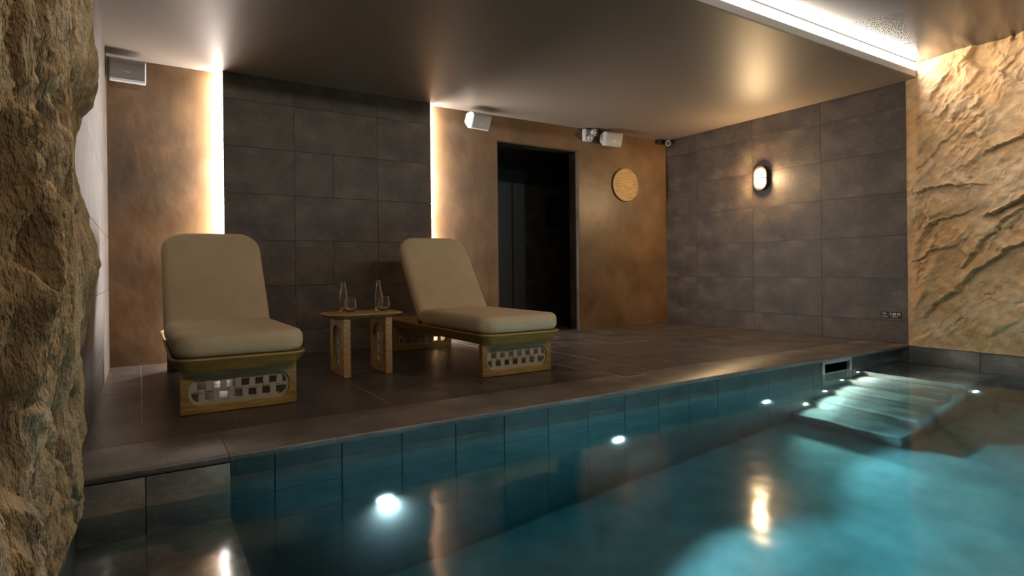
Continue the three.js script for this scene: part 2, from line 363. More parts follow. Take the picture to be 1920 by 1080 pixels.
part('rock', rockSheet(430, 470, (u, v) => {
  const d = lerp(DN - 0.35, 2.69, Math.pow(u, 0.8)), y = lerp(-0.004, HU + 0.02, v), h = leftH(d, y);
  return [XL + h, y, -d, d + 2.2 * h, y, h, 1];
}, (d, y) => {
  const a = sst(fbm(d * 2.2, y * 1.6, 4, 471), -0.35, 0.45), b = sst(fbm(d * 9, y * 5, 4, 481), 0.05, 0.5);
  let c = mixc([0.47, 0.305, 0.14], [0.58, 0.445, 0.285], a);
  c = mixc(c, [0.25, 0.185, 0.125], b * 0.6);
  return c;
}), M.rockLeft, rockLeft);
part('core', boxAt(XL - 0.25, XL - 0.04, -0.004, HU + 0.1, -2.69, -DBACK), M.corridor, rockLeft);

// right rock: broad slabs with diagonal fissures
const fissures = [
  { p: [[2.62, 0.22], [2.548, 0.289], [2.313, 0.518], [2.076, 0.731], [1.946, 0.842], [1.7, 1.0], [1.4, 1.2]], g: 0.035, w: 0.012, up: 0.035, r: 0.10 },
  { p: [[2.26, 0.70], [2.231, 0.732], [2.074, 0.938], [1.925, 1.133], [1.7, 1.30]], g: 0.028, w: 0.011, up: 0.03, r: 0.09 },
  { p: [[2.10, 1.13], [2.016, 1.172], [1.924, 1.231], [1.818, 1.287], [1.5, 1.42]], g: 0.060, w: 0.030, up: 0.05, r: 0.13 },
  { p: [[2.56, 1.085], [2.51, 1.105], [2.307, 1.172], [2.179, 1.232]], g: 0.030, w: 0.018, up: 0.02, r: 0.08 },
  { p: [[2.70, 1.40], [2.55, 1.44], [2.429, 1.465], [2.146, 1.443]], g: 0.020, w: 0.030, up: 0.04, r: 0.16 },
  { p: [[2.62, 1.62], [2.579, 1.658], [2.383, 1.846], [2.26, 1.917]], g: 0.016, w: 0.010, up: 0.014, r: 0.05 },
  { p: [[2.47, 2.25], [2.442, 2.296], [2.336, 2.484]], g: 0.016, w: 0.012, up: 0.012, r: 0.05 },
  { p: [[2.15, 1.66], [2.0, 1.73], [1.8, 1.80], [1.5, 1.95]], g: 0.030, w: 0.014, up: 0.03, r: 0.12 },
  { p: [[2.69, 0.76], [2.60, 0.80], [2.435, 0.88], [2.30, 0.93]], g: 0.016, w: 0.022, up: 0.03, r: 0.12 },
];
function fissure(f, d, y) {
  let best = 9, side = 1, fade = 1;
  for (let i = 0; i < f.p.length - 1; i++) {
    const [ax, ay] = f.p[i], [bx, by] = f.p[i + 1], ux = bx - ax, uy = by - ay, L2 = ux * ux + uy * uy, t = clamp(((d - ax) * ux + (y - ay) * uy) / L2);
    const q = Math.hypot(d - ax - ux * t, y - ay - uy * t);
    if (q < best) { best = q; side = ux * (y - ay) - uy * (d - ax); const s = (i + t) / (f.p.length - 1); fade = sst(s, 0, 0.32) * (1 - sst(s, 0.8, 1) * 0.6); }
  }
  const above = side < 0 ? 1 : -1, sd = above * best;                // d falls along every fissure, so above is the negative side
  const up = f.up * Math.exp(-Math.max(sd, 0) / f.r), down = -f.g * Math.exp(-Math.max(-sd, 0) / (f.r * 0.45));
  return fade * lerp(down, up, sst(sd, -0.006, 0.004)) * sst(f.r * 4 - best, 0, f.r * 2);
}
function rightH(d, y) {
  const wx = d + 0.035 * fbm(d * 5, y * 5, 3, 501), wy = y + 0.035 * fbm(d * 5 + 7, y * 5, 3, 502), c = Math.cos(0.85), s = Math.sin(0.85);
  const along = -wx * c + wy * s, across = wx * s + wy * c;
  const strata = ridged(along * 2.2, across * 9, 4, 511), lump = fbm(wx * 2.0, wy * 2.0, 4, 521), chip = ridged(along * 7, across * 20, 3, 531), fine = fbm(wx * 26, wy * 26, 3, 541);
  const rough = sst(fbm(wx * 2.5, wy * 2.5, 2, 551), -0.2, 0.4);
  const slabs = facets(along * 2.6, across * 5.5, 621, 16), chips = facets(along * 8, across * 18, 631, 22), nicks = facets(along * 19, across * 38, 641, 20);
  let h = 0.050 + 0.045 * lump + 0.045 * slabs + 0.028 * chips * rough + 0.009 * nicks * (0.3 + rough) + 0.006 * strata + 0.004 * chip * rough + 0.003 * fine;
  const jx = wx + 0.022 * fbm(wx * 11, wy * 11, 3, 651), jy = wy + 0.030 * fbm(wx * 11, wy * 11, 3, 652);
  for (const f of fissures) h += fissure(f, jx, jy);
  h = Math.max(h, -0.04);
  const rim = 1 - sst(d, 2.55, 2.69);
  return lerp(0.006 + 0.1 * Math.max(0, h - 0.05), h, rim) * lerp(0.35, 1, sst(y, 0, 0.25));
}
const rockRight = struct('wall_right_rock', 'warm tan natural rock face with diagonal fissures beside the tiled wall');
part('rock', rockSheet(380, 440, (u, v) => {
  const d = lerp(DN - 0.1, 2.69, Math.pow(u, 0.7)), y = lerp(-0.012, HU + 0.02, v), h = rightH(d, y);
  return [XR - h, y, -d, d + h, y, h, 0];
}, (d, y) => {
  const a = sst(fbm(d * 1.8 + 4, y * 1.8, 4, 571), -0.4, 0.4), b = sst(fbm(d * 4 - y * 3, y * 4 + d * 3, 4, 581), 0.0, 0.5);
  let c = mixc([0.60, 0.375, 0.18], [0.66, 0.475, 0.30], a);
  return mixc(c, [0.62, 0.35, 0.12], b * 0.5);
}), M.rock, rockRight);
part('core', boxAt(XR + 0.045, XR + 0.25, -0.25, HU + 0.1, -2.69, -DBACK), M.corridor, rockRight);

// ---------------------------------------------------------------- the pool
// tiled wall under the deck edge (an opening is left for the skimmer)
const SK = [4.835, 5.297, -0.045, -0.195];
const poolWall = struct('wall_pool', 'dark tiled pool wall under the deck edge');
part('backing', boxAt(XL - 0.1, SK[0], FLOOR - 0.1, -0.034, -PW - 0.3, -PW - 0.011), M.groutDark, poolWall);
part('backing', boxAt(SK[1], XR + 0.1, FLOOR - 0.1, -0.034, -PW - 0.3, -PW - 0.011), M.groutDark, poolWall);
part('backing', boxAt(SK[0], SK[1], FLOOR - 0.1, SK[3], -PW - 0.3, -PW - 0.011), M.groutDark, poolWall);
part('backing', boxAt(SK[0], SK[1], SK[2], -0.034, -PW - 0.3, -PW - 0.011), M.groutDark, poolWall);
{
  const ys = [-0.036, -0.336, -0.636, -0.936, -1.236, FLOOR];
  const xs = [0.315, 0.502]; for (let x = 0.80; x < 4.8; x += 0.3) xs.push(x); xs.push(SK[0], SK[1], 5.59, 5.89, XR);
  for (let r = 0; r < ys.length - 1; r++) for (let i = 0; i < xs.length - 1; i++) {
    if (xs[i] === SK[0]) { if (r === 0) { tileAt(poolWall, xs[i], xs[i + 1], ys[1], SK[3], M.poolTile, 0.011).position.z = -PW - 0.011; continue; } }
    tileAt(poolWall, xs[i], xs[i + 1], ys[r + 1], ys[r], M.poolTile, 0.011).position.z = -PW - 0.011;
  }
}
// shallow bench along the left side, its upstand flush with the coping
const bench = struct('trim_3', 'shallow tiled bench under water along the left wall');
part('core', boxAt(XL - 0.1, 0.314, FLOOR - 0.05, -0.462, -PW - 0.05, -DN + 0.02), M.grout, bench);
part('upstand', boxAt(XL - 0.1, 0.313, -0.47, -0.035, -PW - 0.02, -2.705), M.grout, bench);
for (const [a, b] of [[XL, 0.015], [0.015, 0.315]]) tileAt(bench, a, b, -0.455, -0.036, M.benchTile, 0.011).position.z = -2.706;
for (let d = DN; d < 2.6; d += 0.375) for (const [a, b] of [[XL, 0.015], [0.015, 0.316]]) {
  const m = tileAt(bench, a, b, d, Math.min(d + 0.375, 2.695), M.benchTile, 0.012); m.rotation.x = -Math.PI / 2; m.position.set((a + b) / 2, -0.462, -(d + Math.min(d + 0.375, 2.695)) / 2);
}
// bands of tile below the rock faces
for (const [name, x, s, label] of [['trim_4', XR, -1, 'grey tile band at the waterline under the right rock face'], ['trim_5', XL, 1, 'grey tile band at the waterline under the left rock face']]) {
  const b = struct(name, label);
  part('backing', boxAt(x - s * 0.012, x - s * 0.25, FLOOR - 0.05, -0.006, -PW - 0.05, -DN + 0.02), M.grout, b);
  for (let d = DN; d < 2.62; d += 0.56) for (const [y0, y1] of [[-0.5, -0.014], [-1.0, -0.5], [FLOOR, -1.0]]) {
    const e = Math.min(d + 0.56, DE), m = tileAt(b, d, e, y0, y1, M.bandTile, 0.012); m.rotation.y = s * Math.PI / 2; m.position.set(x - s * 0.012, (y0 + y1) / 2, -(d + e) / 2);
  }
}
const poolFloor = struct('floor_pool', 'pale stone pool bottom');
part('slab', boxAt(XL - 0.2, XR + 0.2, FLOOR - 0.15, FLOOR, -PW - 0.2, -DN + 0.2), M.poolFloor, poolFloor);
const poolNear = struct('wall_pool_near', 'near side wall of the pool');
part('panel', boxAt(XL - 0.2, XR + 0.2, FLOOR - 0.1, -0.25, -DN, -DN + 0.25), M.poolTile[0], poolNear);
// steps descending from the right hand wall
const SF = 1.97, stepsX = [4.40, 4.66, 4.92, 5.18, 5.44], stepsY = [-1.23, -1.01, -0.79, -0.57, -0.35];
const steps = struct('stairs', 'submerged stone steps in the far right corner of the pool');
stepsX.forEach((x, i) => {
  part('step_block', boxAt(x + 0.006, i < 4 ? stepsX[i + 1] + 0.05 : XR - 0.005, FLOOR, stepsY[i] - 0.03, -PW + 0.002, -SF - 0.006), M.stepStone, steps);
  const t = part('tread', metreUV(new RoundedBoxGeometry((i < 4 ? stepsX[i + 1] : XR - 0.003) - x + 0.012, 0.032, PW - SF, 2, 0.008)), M.stepStone, steps);
  t.position.set((x - 0.012 + (i < 4 ? stepsX[i + 1] : XR - 0.003)) / 2, stepsY[i] - 0.016, -(PW + SF) / 2);
});
// water
const water = part('pool_water', (() => { const g = new THREE.BoxGeometry(XR - XL + 0.025, WATER - FLOOR + 0.02, PW - DN + 0.025); g.translate((XL + XR) / 2, (WATER + FLOOR - 0.02) / 2, -(PW + DN) / 2); return metreUV(g); })(), M.water, scene);
water.userData = { kind: 'stuff', label: 'clear teal pool water lit from below the surface', category: 'water' };

// skimmer mouth in the pool wall
const skim = thing('skimmer', 'rectangular skimmer opening in the pool wall at the waterline', 'skimmer', [0, 0, 0]);
{
  const [x0, x1, y1, y0] = SK, f = 0.035, z = -PW + 0.006;
  part('frame', boxAt(x0, x0 + f, y0, y1, -PW - 0.02, z), M.alu, skim); part('frame', boxAt(x1 - f, x1, y0, y1, -PW - 0.02, z), M.alu, skim);
  part('frame', boxAt(x0 + f, x1 - f, y1 - f, y1, -PW - 0.02, z), M.alu, skim); part('frame', boxAt(x0 + f, x1 - f, y0, y0 + 0.02, -PW - 0.02, z), M.alu, skim);
  part('throat', mergeGeometries([boxAt(x0 + 0.001, x1 - 0.001, y0 + 0.001, y1 - 0.001, -PW - 0.28, -PW - 0.25), boxAt(x0 + 0.002, x0 + f - 0.004, y0 + 0.001, y1 - 0.001, -PW - 0.25, -PW - 0.022), boxAt(x1 - f + 0.004, x1 - 0.002, y0 + 0.001, y1 - 0.001, -PW - 0.25, -PW - 0.022),
    boxAt(x0 + f, x1 - f, y1 - 0.02, y1 - 0.002, -PW - 0.25, -PW - 0.022)]), M.black, skim);
}
// ---------------------------------------------------------------- lamps
const slotGroup = 'vertical light slots beside the feature wall';
for (const [x, s, label] of [[FX0, -1, 'tall vertical light line left of the dark feature wall, behind the left lounger'], [FX1, 1, 'tall vertical light line right of the dark feature wall, behind the right lounger']]) {
  const o = thing('led_strip_light', label, 'light', [x, 0, -(FD + DB) / 2 - 0.012], slotGroup);
  part('channel', boxAt(s * 0.000, -s * 0.004, 0.012, H - 0.004, -0.018, 0.018), M.alu, o);
  part('diffuser', boxAt(s * 0.001, s * 0.016, 0.014, H - 0.006, -0.010, 0.018), M.slotGlow, o);
  const l = new THREE.RectAreaLight(LIGHT.slotColor, LIGHT.slot, 0.026, H - 0.03); l.name = 'slot_lamp';
  l.position.set(s * 0.018, H / 2, 0.004); o.add(l); l.lookAt(x + s * 3, H / 2, o.position.z);
}
{
  const o = thing('cove_light', 'long bright light line in the ceiling step above the pool edge', 'light', [0, H + 0.055, -2.6]);
  part('channel', boxAt(XL + 0.002, XR - 0.002, 0.001, 0.083, 0, 0.008), M.alu, o);
  part('diffuser', boxAt(XL + 0.01, XR - 0.01, 0.010, 0.076, 0.008, 0.020), M.coveGlow, o);
  const l = new THREE.RectAreaLight(LIGHT.coveColor, LIGHT.cove, XR - XL - 0.04, 0.06); l.name = 'cove_lamp';
  l.position.set((XL + XR) / 2, 0.043, 0.024); o.add(l); l.lookAt((XL + XR) / 2, H + 0.055 + 0.043, 3);
}
{ // the same light line on the near side of the ceiling recess, behind and above the camera
  const o = thing('cove_light', 'matching light line in the near step of the ceiling, above the near pool edge', 'light', [0, H + 0.055, -0.35]);
  part('channel', boxAt(XL + 0.002, XR - 0.002, 0.001, 0.083, -0.008, 0), M.alu, o);
  part('diffuser', boxAt(XL + 0.01, XR - 0.01, 0.010, 0.076, -0.020, -0.008), M.coveGlow, o);
  const l = new THREE.RectAreaLight(LIGHT.coveColor, LIGHT.coveNear, XR - XL - 0.04, 0.06); l.name = 'cove_lamp';
  l.position.set((XL + XR) / 2, 0.043, -0.024); o.add(l); l.lookAt((XL + XR) / 2, H + 0.055 + 0.043, -3);
}
// caged oval bulkhead lamp on the right wall
{
  const o = thing('wall_lamp', 'lit oval caged bulkhead lamp on the dark tiled right wall', 'lamp', [XR, 1.782, -4.217]);
  o.rotation.y = -Math.PI / 2;
  const oval = (w, h) => { const s = new THREE.Shape(), r = w / 2, k = h / 2 - r; s.absarc(0, k, r, 0, Math.PI); s.absarc(0, -k, r, Math.PI, Math.PI * 2); s.closePath(); return s; };
  const ringShape = oval(0.165, 0.275); ringShape.holes.push(oval(0.125, 0.235));
  part('base', new THREE.ExtrudeGeometry(oval(0.15, 0.26), { depth: 0.022, bevelEnabled: true, bevelSize: 0.004, bevelThickness: 0.004, bevelSegments: 2, curveSegments: 20 }).translate(0, 0, 0.004), M.darkMetal, o);
  part('ring', new THREE.ExtrudeGeometry(ringShape, { depth: 0.016, bevelEnabled: true, bevelSize: 0.004, bevelThickness: 0.004, bevelSegments: 2, curveSegments: 20 }).translate(0, 0, 0.034), M.darkMetal, o);
  const gl = part('glass', new THREE.CapsuleGeometry(0.058, 0.105, 10, 28), M.sconceGlow, o); gl.scale.z = 0.95; gl.position.z = 0.052;
  for (const [a] of [[0]]) { const c = part('cage_bar', new THREE.TorusGeometry(0.076, 0.0045, 8, 28, Math.PI).rotateX(Math.PI / 2), M.darkMetal, o); c.position.set(0, a, 0.04); }
  const v = new THREE.CatmullRomCurve3([[0, -0.13, 0.04], [0, -0.11, 0.085], [0, -0.05, 0.11], [0, 0.05, 0.11], [0, 0.11, 0.085], [0, 0.13, 0.04]].map((q) => new THREE.Vector3(...q)));
  part('cage_bar', new THREE.TubeGeometry(v, 30, 0.0028, 6), M.darkMetal, o);
  const l = new THREE.PointLight(LIGHT.sconceColor, LIGHT.sconce); l.name = 'wall_lamp_bulb'; l.position.set(0, 0, 0.098); l.shadow.radius = 2.6; l.castShadow = true; o.add(l);
}
// pool lamps: lens, rim, beam
function poolLamp(name, label, group, [x, y, z], r, turn, cd, color, angle, tilt = 0) {
  const o = thing(name, label, 'light', [x, y, z], group);
  o.rotation.y = turn;
  part('rim', lathe([[r * 0.72, 0.004], [r * 0.76, 0.012], [r * 0.95, 0.012], [r, 0.006], [r, -0.004], [r * 0.7, -0.004]], 32).rotateX(Math.PI / 2), M.steel, o);
  part('lens', lathe([[0.0001, 0.012], [r * 0.4, 0.011], [r * 0.72, 0.007], [r * 0.74, 0], [0.0001, -0.002]], 32).rotateX(Math.PI / 2), M.poolGlow, o);
  const l = new THREE.SpotLight(color, cd, 0, angle, 0.22); l.name = name + '_beam'; l.castShadow = true; l.shadow.radius = 0.8;
  l.position.set(0, 0, 0.03); l.target.position.set(0, tilt, 1); o.add(l); o.add(l.target);
  const a = r * 0.95, wide = new THREE.RectAreaLight(color, cd * LIGHT.poolWide / LIGHT.pool / (a * a), a, a); wide.name = name + '_spill'; wide.position.set(0, 0, 0.016); o.add(wide); wide.lookAt(x + Math.sin(turn), y, z + Math.cos(turn));
  return o;
}
[[1.009, 'round underwater lamp in pool wall nearest the left bench'], [2.531, 'round underwater lamp in pool wall, middle one of the three'], [4.049, 'round underwater lamp in pool wall just left of the steps']].forEach(([x, label]) =>
  poolLamp('pool_light', label, 'underwater lamps along the pool wall', [x, -0.712, -PW], 0.062, 0, LIGHT.pool, LIGHT.poolColor, 0.89));
poolLamp('pool_light', 'round underwater lamp on the flank of the submerged steps', 'underwater lamps along the pool wall', [5.552, -0.655, -SF + 0.006], 0.062, 0, LIGHT.pool * 0.8, LIGHT.poolColor, 0.89);
[[1.75, 'underwater lamp in the near pool wall facing the left light'], [3.2, 'underwater lamp in the near pool wall facing the middle light'], [4.65, 'underwater lamp in the near pool wall facing the steps']].forEach(([x, label]) =>
  poolLamp('pool_light', label, 'underwater lamps in the near pool wall', [x, -0.712, -DN], 0.062, Math.PI, LIGHT.poolNear, LIGHT.poolColor, 0.62, 0.26));
[[4.565, -1.09, 'tiny step lamp above the lowest submerged tread'], [4.838, -0.844, 'tiny step lamp above the second submerged tread from below'], [5.111, -0.573, 'tiny step lamp above the third submerged tread from below'], [5.374, -0.363, 'tiny step lamp above the fourth submerged tread, nearest the skimmer']].forEach(([x, y, label]) =>
  poolLamp('step_light', label, 'small lamps above the pool steps', [x, y, -PW], 0.027, 0, LIGHT.step, LIGHT.stepColor, 1.25, -0.25));

// ---------------------------------------------------------------- sun loungers
const stadium = (w, h, r = h / 2) => { const s = new THREE.Path(), x = w / 2, y = h / 2; s.moveTo(-x + r, -y); s.lineTo(x - r, -y); s.absarc(x - r, -y + r, r, -Math.PI / 2, 0); s.lineTo(x, y - r); s.absarc(x - r, y - r, r, 0, Math.PI / 2); s.lineTo(-x + r, y); s.absarc(-x + r, y - r, r, Math.PI / 2, Math.PI); s.lineTo(-x, -y + r); s.absarc(-x + r, -y + r, r, Math.PI, Math.PI * 1.5); return s; };
function cushion(x0, x1, z0, z1, y0, y1, rf, rb, edge, crown) {
  const rings = [], t = y1 - y0, put = (inset, y) => rings.push(roundRect(x0 + inset, x1 - inset, z0 + inset, z1 - inset, Math.max(rf - inset, 0.004), Math.max(rb - inset, 0.004), y, 8));
  const max = Math.min(x1 - x0, z1 - z0) / 2 - 0.012;
  for (const k of [0.92, 0.6, 0.3]) put(edge + (max - edge) * k, y0);
  for (let i = 0; i <= 12; i++) { const a = -Math.PI / 2 + (i / 12) * Math.PI; put(edge * (1 - Math.cos(a)), (y0 + y1) / 2 + Math.sign(Math.sin(a)) * Math.pow(Math.abs(Math.sin(a)), 0.75) * t / 2); }
  for (let i = 1; i <= 9; i++) { const k = i / 9.4; put(edge + (max - edge) * k, y1 + crown * Math.sin(k * Math.PI / 2)); }
  return loft(rings, 1.2);
}
const strapGeo = (w, h, d) => metreUV(new RoundedBoxGeometry(w, h, d, 1, Math.min(w, h, d) * 0.35));
const vStrap = strapGeo(0.033, 0.066, 0.009), rimGeo = (() => { const s = new THREE.Shape(stadium(0.512, 0.148, 0.062).getPoints(10)); s.holes.push(stadium(0.482, 0.118, 0.047)); return metreUV(new THREE.ExtrudeGeometry(s, { depth: 0.02, bevelEnabled: false, curveSegments: 8 })); })();
function endPanel(parent, z) {
  const s = new THREE.Shape([new THREE.Vector2(-0.29, 0.006), new THREE.Vector2(0.29, 0.006), new THREE.Vector2(0.29, 0.226), new THREE.Vector2(-0.29, 0.226)]);
  const hole = stadium(0.512, 0.150, 0.063).getPoints(10).map((p) => new THREE.Vector2(p.x, p.y + 0.118)); s.holes.push(new THREE.Path(hole));
  const p = part('end_panel', metreUV(new THREE.ExtrudeGeometry(s, { depth: 0.046, bevelEnabled: true, bevelSize: 0.003, bevelThickness: 0.003, bevelSegments: 2, curveSegments: 10 })), M.gold, parent);
  p.position.z = z - 0.023;
  const rim = part('strap_border', rimGeo, M.strap, p); rim.position.set(0, 0.118, 0.014);
  for (let r = 0; r < 2; r++) for (let i = 0; i < 7; i++) {
    const x = -0.222 + i * 0.072 + r * 0.036 - 0.006; if (Math.abs(x) > 0.235) continue;
    const m = part('strap', vStrap, M.strap, p); m.position.set(x, 0.118 + (r ? -0.030 : 0.030), 0.027 + (i % 2 ? 0.002 : -0.002));
  }
  for (const [y, w] of [[0.056, 0.40], [0, 0.49], [-0.056, 0.40]]) {
    const pts = []; for (let i = 0; i <= 28; i++) { const x = -w / 2 + (i / 28) * w; pts.push(new THREE.Vector3(x, 0, 0.005 * Math.sin(x / 0.072 * Math.PI * 2))); }
    const g = new THREE.TubeGeometry(new THREE.CatmullRomCurve3(pts), 56, 1, 4); const q = g.attributes.position;  // flattened to a ribbon below
    const c = new THREE.CatmullRomCurve3(pts);
    for (let i = 0; i <= 56; i++) { const o = c.getPointAt(i / 56); for (let j = 0; j <= 4; j++) { const k = i * 5 + j, a = (j / 4) * Math.PI * 2 + Math.PI / 4; q.setXYZ(k, o.x, (y ? 0.012 : 0.015) * Math.SQRT1_2 * Math.sign(Math.round(Math.cos(a) * 9)), o.z + 0.004 * Math.SQRT1_2 * Math.sign(Math.round(Math.sin(a) * 9))); } }
    g.computeVertexNormals();
    const m = part('strap', metreUV(g), M.strap, p); m.position.set(0, 0.118 + y, 0.026);
  }
  for (const x of [-0.25, 0.25]) { const f = part('foot', new THREE.CylinderGeometry(0.014, 0.014, 0.008, 12), M.black, p); f.position.set(x, 0.004, 0.023); }
  return p;
}
// local frame: x across, z = 0 at the front panel, -z towards the back wall
function makeLounger(label, x, d, backTurn) {
  const o = thing('sun_lounger', label, 'sun lounger', [x, 0, -d], 'sun loungers on the deck');
  endPanel(o, 0); endPanel(o, -1.65);
  const w = 0.34, z1 = 0.14, z0 = -1.80, R = (i, y, r) => roundRect(-w + i, w - i, z0 + i, z1 - i, r, r, y, 8);
  part('frame', loft([R(0.06, 0.229, 0.06), R(0.052, 0.231, 0.068), R(0.006, 0.292, 0.105), R(0.0, 0.300, 0.11), R(0.002, 0.308, 0.108), R(0.012, 0.310, 0.10), R(0.018, 0.303, 0.095), R(0.03, 0.300, 0.085)], 0.5), M.gold, o);
  const zh = -0.98;                                                  // hinge line
  const seat = part('seat_cushion', cushion(-0.333, 0.333, zh, z1 - 0.008, 0.305, 0.432, 0.125, 0.05, 0.05, 0.010), M.fabric, o);
  const piping = roundRect(-0.3335, 0.3335, zh - 0.0005, z1 - 0.0075, 0.125, 0.05, 0.332, 8).map((p) => new THREE.Vector3(...p));
  const back = new THREE.Group(); back.name = 'backrest'; back.position.set(0, 0.325, zh - 0.055); back.rotation.x = backTurn; o.add(back);
  // the backrest lies along -z when flat and is turned up about its hinge
  part('backrest_frame', loft([0, 1].map((k) => roundRect(-0.31, 0.31, -0.78, 0.02, 0.02, 0.12, -0.012 + k * 0.022, 6)), 0.5), M.gold, back);
  part('back_cushion', cushion(-0.333, 0.333, -0.835, 0.035, 0.012, 0.128, 0.05, 0.155, 0.05, 0.008), M.fabric, back);
  for (const s of [-1, 1]) {
    const b = part('hinge', new THREE.CylinderGeometry(0.013, 0.013, 0.03, 16).rotateZ(Math.PI / 2), M.gold, o); b.position.set(s * 0.305, 0.322, zh - 0.055);
    const L = Math.hypot(0.16, 0.22), st = part('support_strut', metreUV(new THREE.BoxGeometry(0.02, 0.012, 0.30)), M.darkMetal, o); st.position.set(s * 0.10, 0.42, zh - 0.33); st.rotation.x = -1.0;
  }
  return o;
}
makeLounger('cushioned sun lounger at left in front of the left light line', 0.470, 3.558, 0.93);
makeLounger('cushioned sun lounger beside the doorway, right of the small table', 2.298, 3.572, 0.93);

// ---------------------------------------------------------------- side table, bottles, tumblers
{
  const o = thing('side_table', 'small wooden side table with two slab legs between the loungers', 'table', [1.392, 0, -4.275]);
  const R = (i, y) => roundRect(-0.272 + i, 0.272 - i, -0.215 + i, 0.215 - i, 0.11 - i * 0.5, 0.11 - i * 0.5, y, 8);
  part('table_top', loft([R(0.05, 0.411), R(0.048, 0.412), R(0.006, 0.436), R(0, 0.443), R(0.003, 0.449), R(0.008, 0.450)], 0.5), M.oak, o);
  for (const x of [-0.160, 0.148]) {
    const s = new THREE.Shape([new THREE.Vector2(-0.165, 0.006), new THREE.Vector2(0.165, 0.006), new THREE.Vector2(0.165, 0.411), new THREE.Vector2(-0.165, 0.411)]);
    const y0 = 0.212; s.holes.push(new THREE.Path(stadium(0.20, 0.30, 0.07).getPoints(8).map((p) => new THREE.Vector2(p.x, p.y + y0))));
    const leg = part('leg', metreUV(new THREE.ExtrudeGeometry(s, { depth: 0.044, bevelEnabled: true, bevelSize: 0.003, bevelThickness: 0.003, bevelSegments: 2, curveSegments: 8 }).translate(0, 0, -0.022).rotateY(-Math.PI / 2)), M.oak, o);
    leg.position.x = x;
    const border = (() => { const q = new THREE.Shape(stadium(0.198, 0.298, 0.069).getPoints(8)); q.holes.push(stadium(0.170, 0.270, 0.055)); return metreUV(new THREE.ExtrudeGeometry(q, { depth: 0.018, bevelEnabled: false, curveSegments: 8 }).translate(0, y0, -0.009).rotateY(-Math.PI / 2)); })();
    part('strap_border', border, M.strap, leg);
    for (let i = 0; i < 4; i++) { const m = part('strap', strapGeo(0.008, 0.27, 0.022), M.strap, leg); m.position.set(i % 2 ? 0.003 : -0.003, y0, -0.069 + i * 0.046); }
    for (const y of [-0.09, 0, 0.09]) { const m = part('strap', strapGeo(0.009, 0.026, 0.175), M.strap, leg); m.position.set(0, y0 + y, 0); }
    for (const z of [-0.13, 0.13]) { const f = part('foot', new THREE.CylinderGeometry(0.012, 0.012, 0.008, 12), M.black, leg); f.position.set(0, 0.004, z); }
  }
}
const bottleGeo = lathe([[0.0001, 0], [0.027, 0], [0.0305, 0.004], [0.0310, 0.012], [0.0310, 0.105], [0.0295, 0.125], [0.022, 0.165], [0.0165, 0.195], [0.0155, 0.215], [0.0175, 0.219], [0.0175, 0.226], [0.0150, 0.228], [0.0128, 0.226], [0.0126, 0.195], [0.0185, 0.165], [0.0265, 0.125], [0.0282, 0.105], [0.0282, 0.012], [0.0001, 0.008]], 40);
const tumblerGeo = lathe([[0.0001, 0], [0.024, 0], [0.034, 0.010], [0.0425, 0.034], [0.0435, 0.052], [0.0400, 0.082], [0.0345, 0.112], [0.0335, 0.113], [0.0330, 0.112], [0.0385, 0.082], [0.0418, 0.052], [0.0408, 0.034], [0.0325, 0.012], [0.0001, 0.006]], 40);
for (const [x, d, label] of [[1.292, 4.385, 'clear glass bottle on the table, on the left'], [1.562, 4.385, 'clear glass bottle on the table, on the right']]) part('body', bottleGeo, M.glass, thing('glass_bottle', label, 'bottle', [x, 0.4505, -d], 'glass bottles on the side table'));
for (const [x, d, label] of [[1.305, 4.265, 'small stemless tumbler in front of the left bottle'], [1.555, 4.250, 'small stemless tumbler in front of the right bottle']]) part('body', tumblerGeo, M.glass, thing('tumbler', label, 'glass', [x, 0.4505, -d], 'tumblers on the side table'));

// ---------------------------------------------------------------- wall clock
{
  const o = thing('wall_clock', 'round plain wooden wall clock right of the doorway', 'clock', [5.395, 1.842, -DB]);
  part('face', metreUV(lathe([[0.0001, 0.042], [0.206, 0.042], [0.212, 0.038], [0.213, 0.032], [0.213, 0.012], [0.0001, 0.010]], 64).rotateX(Math.PI / 2)), M.clockWood, o);
  part('mount', new THREE.CylinderGeometry(0.11, 0.11, 0.012, 32).rotateX(Math.PI / 2).translate(0, 0, 0.006), M.black, o);
  const hand = (L, w, a, z) => { const g = boxAt(-w / 2, w / 2, -L * 0.18, L, z, z + 0.002); const m = part(L > 0.1 ? 'minute_hand' : 'hour_hand', g, M.brass, o); m.rotation.z = a; return m; };
  hand(0.16, 0.006, -2.50, 0.047); hand(0.07, 0.007, 0.35, 0.0445);
  part('hub', new THREE.CylinderGeometry(0.008, 0.008, 0.010, 16).rotateX(Math.PI / 2).translate(0, 0, 0.046), M.brass, o);
}

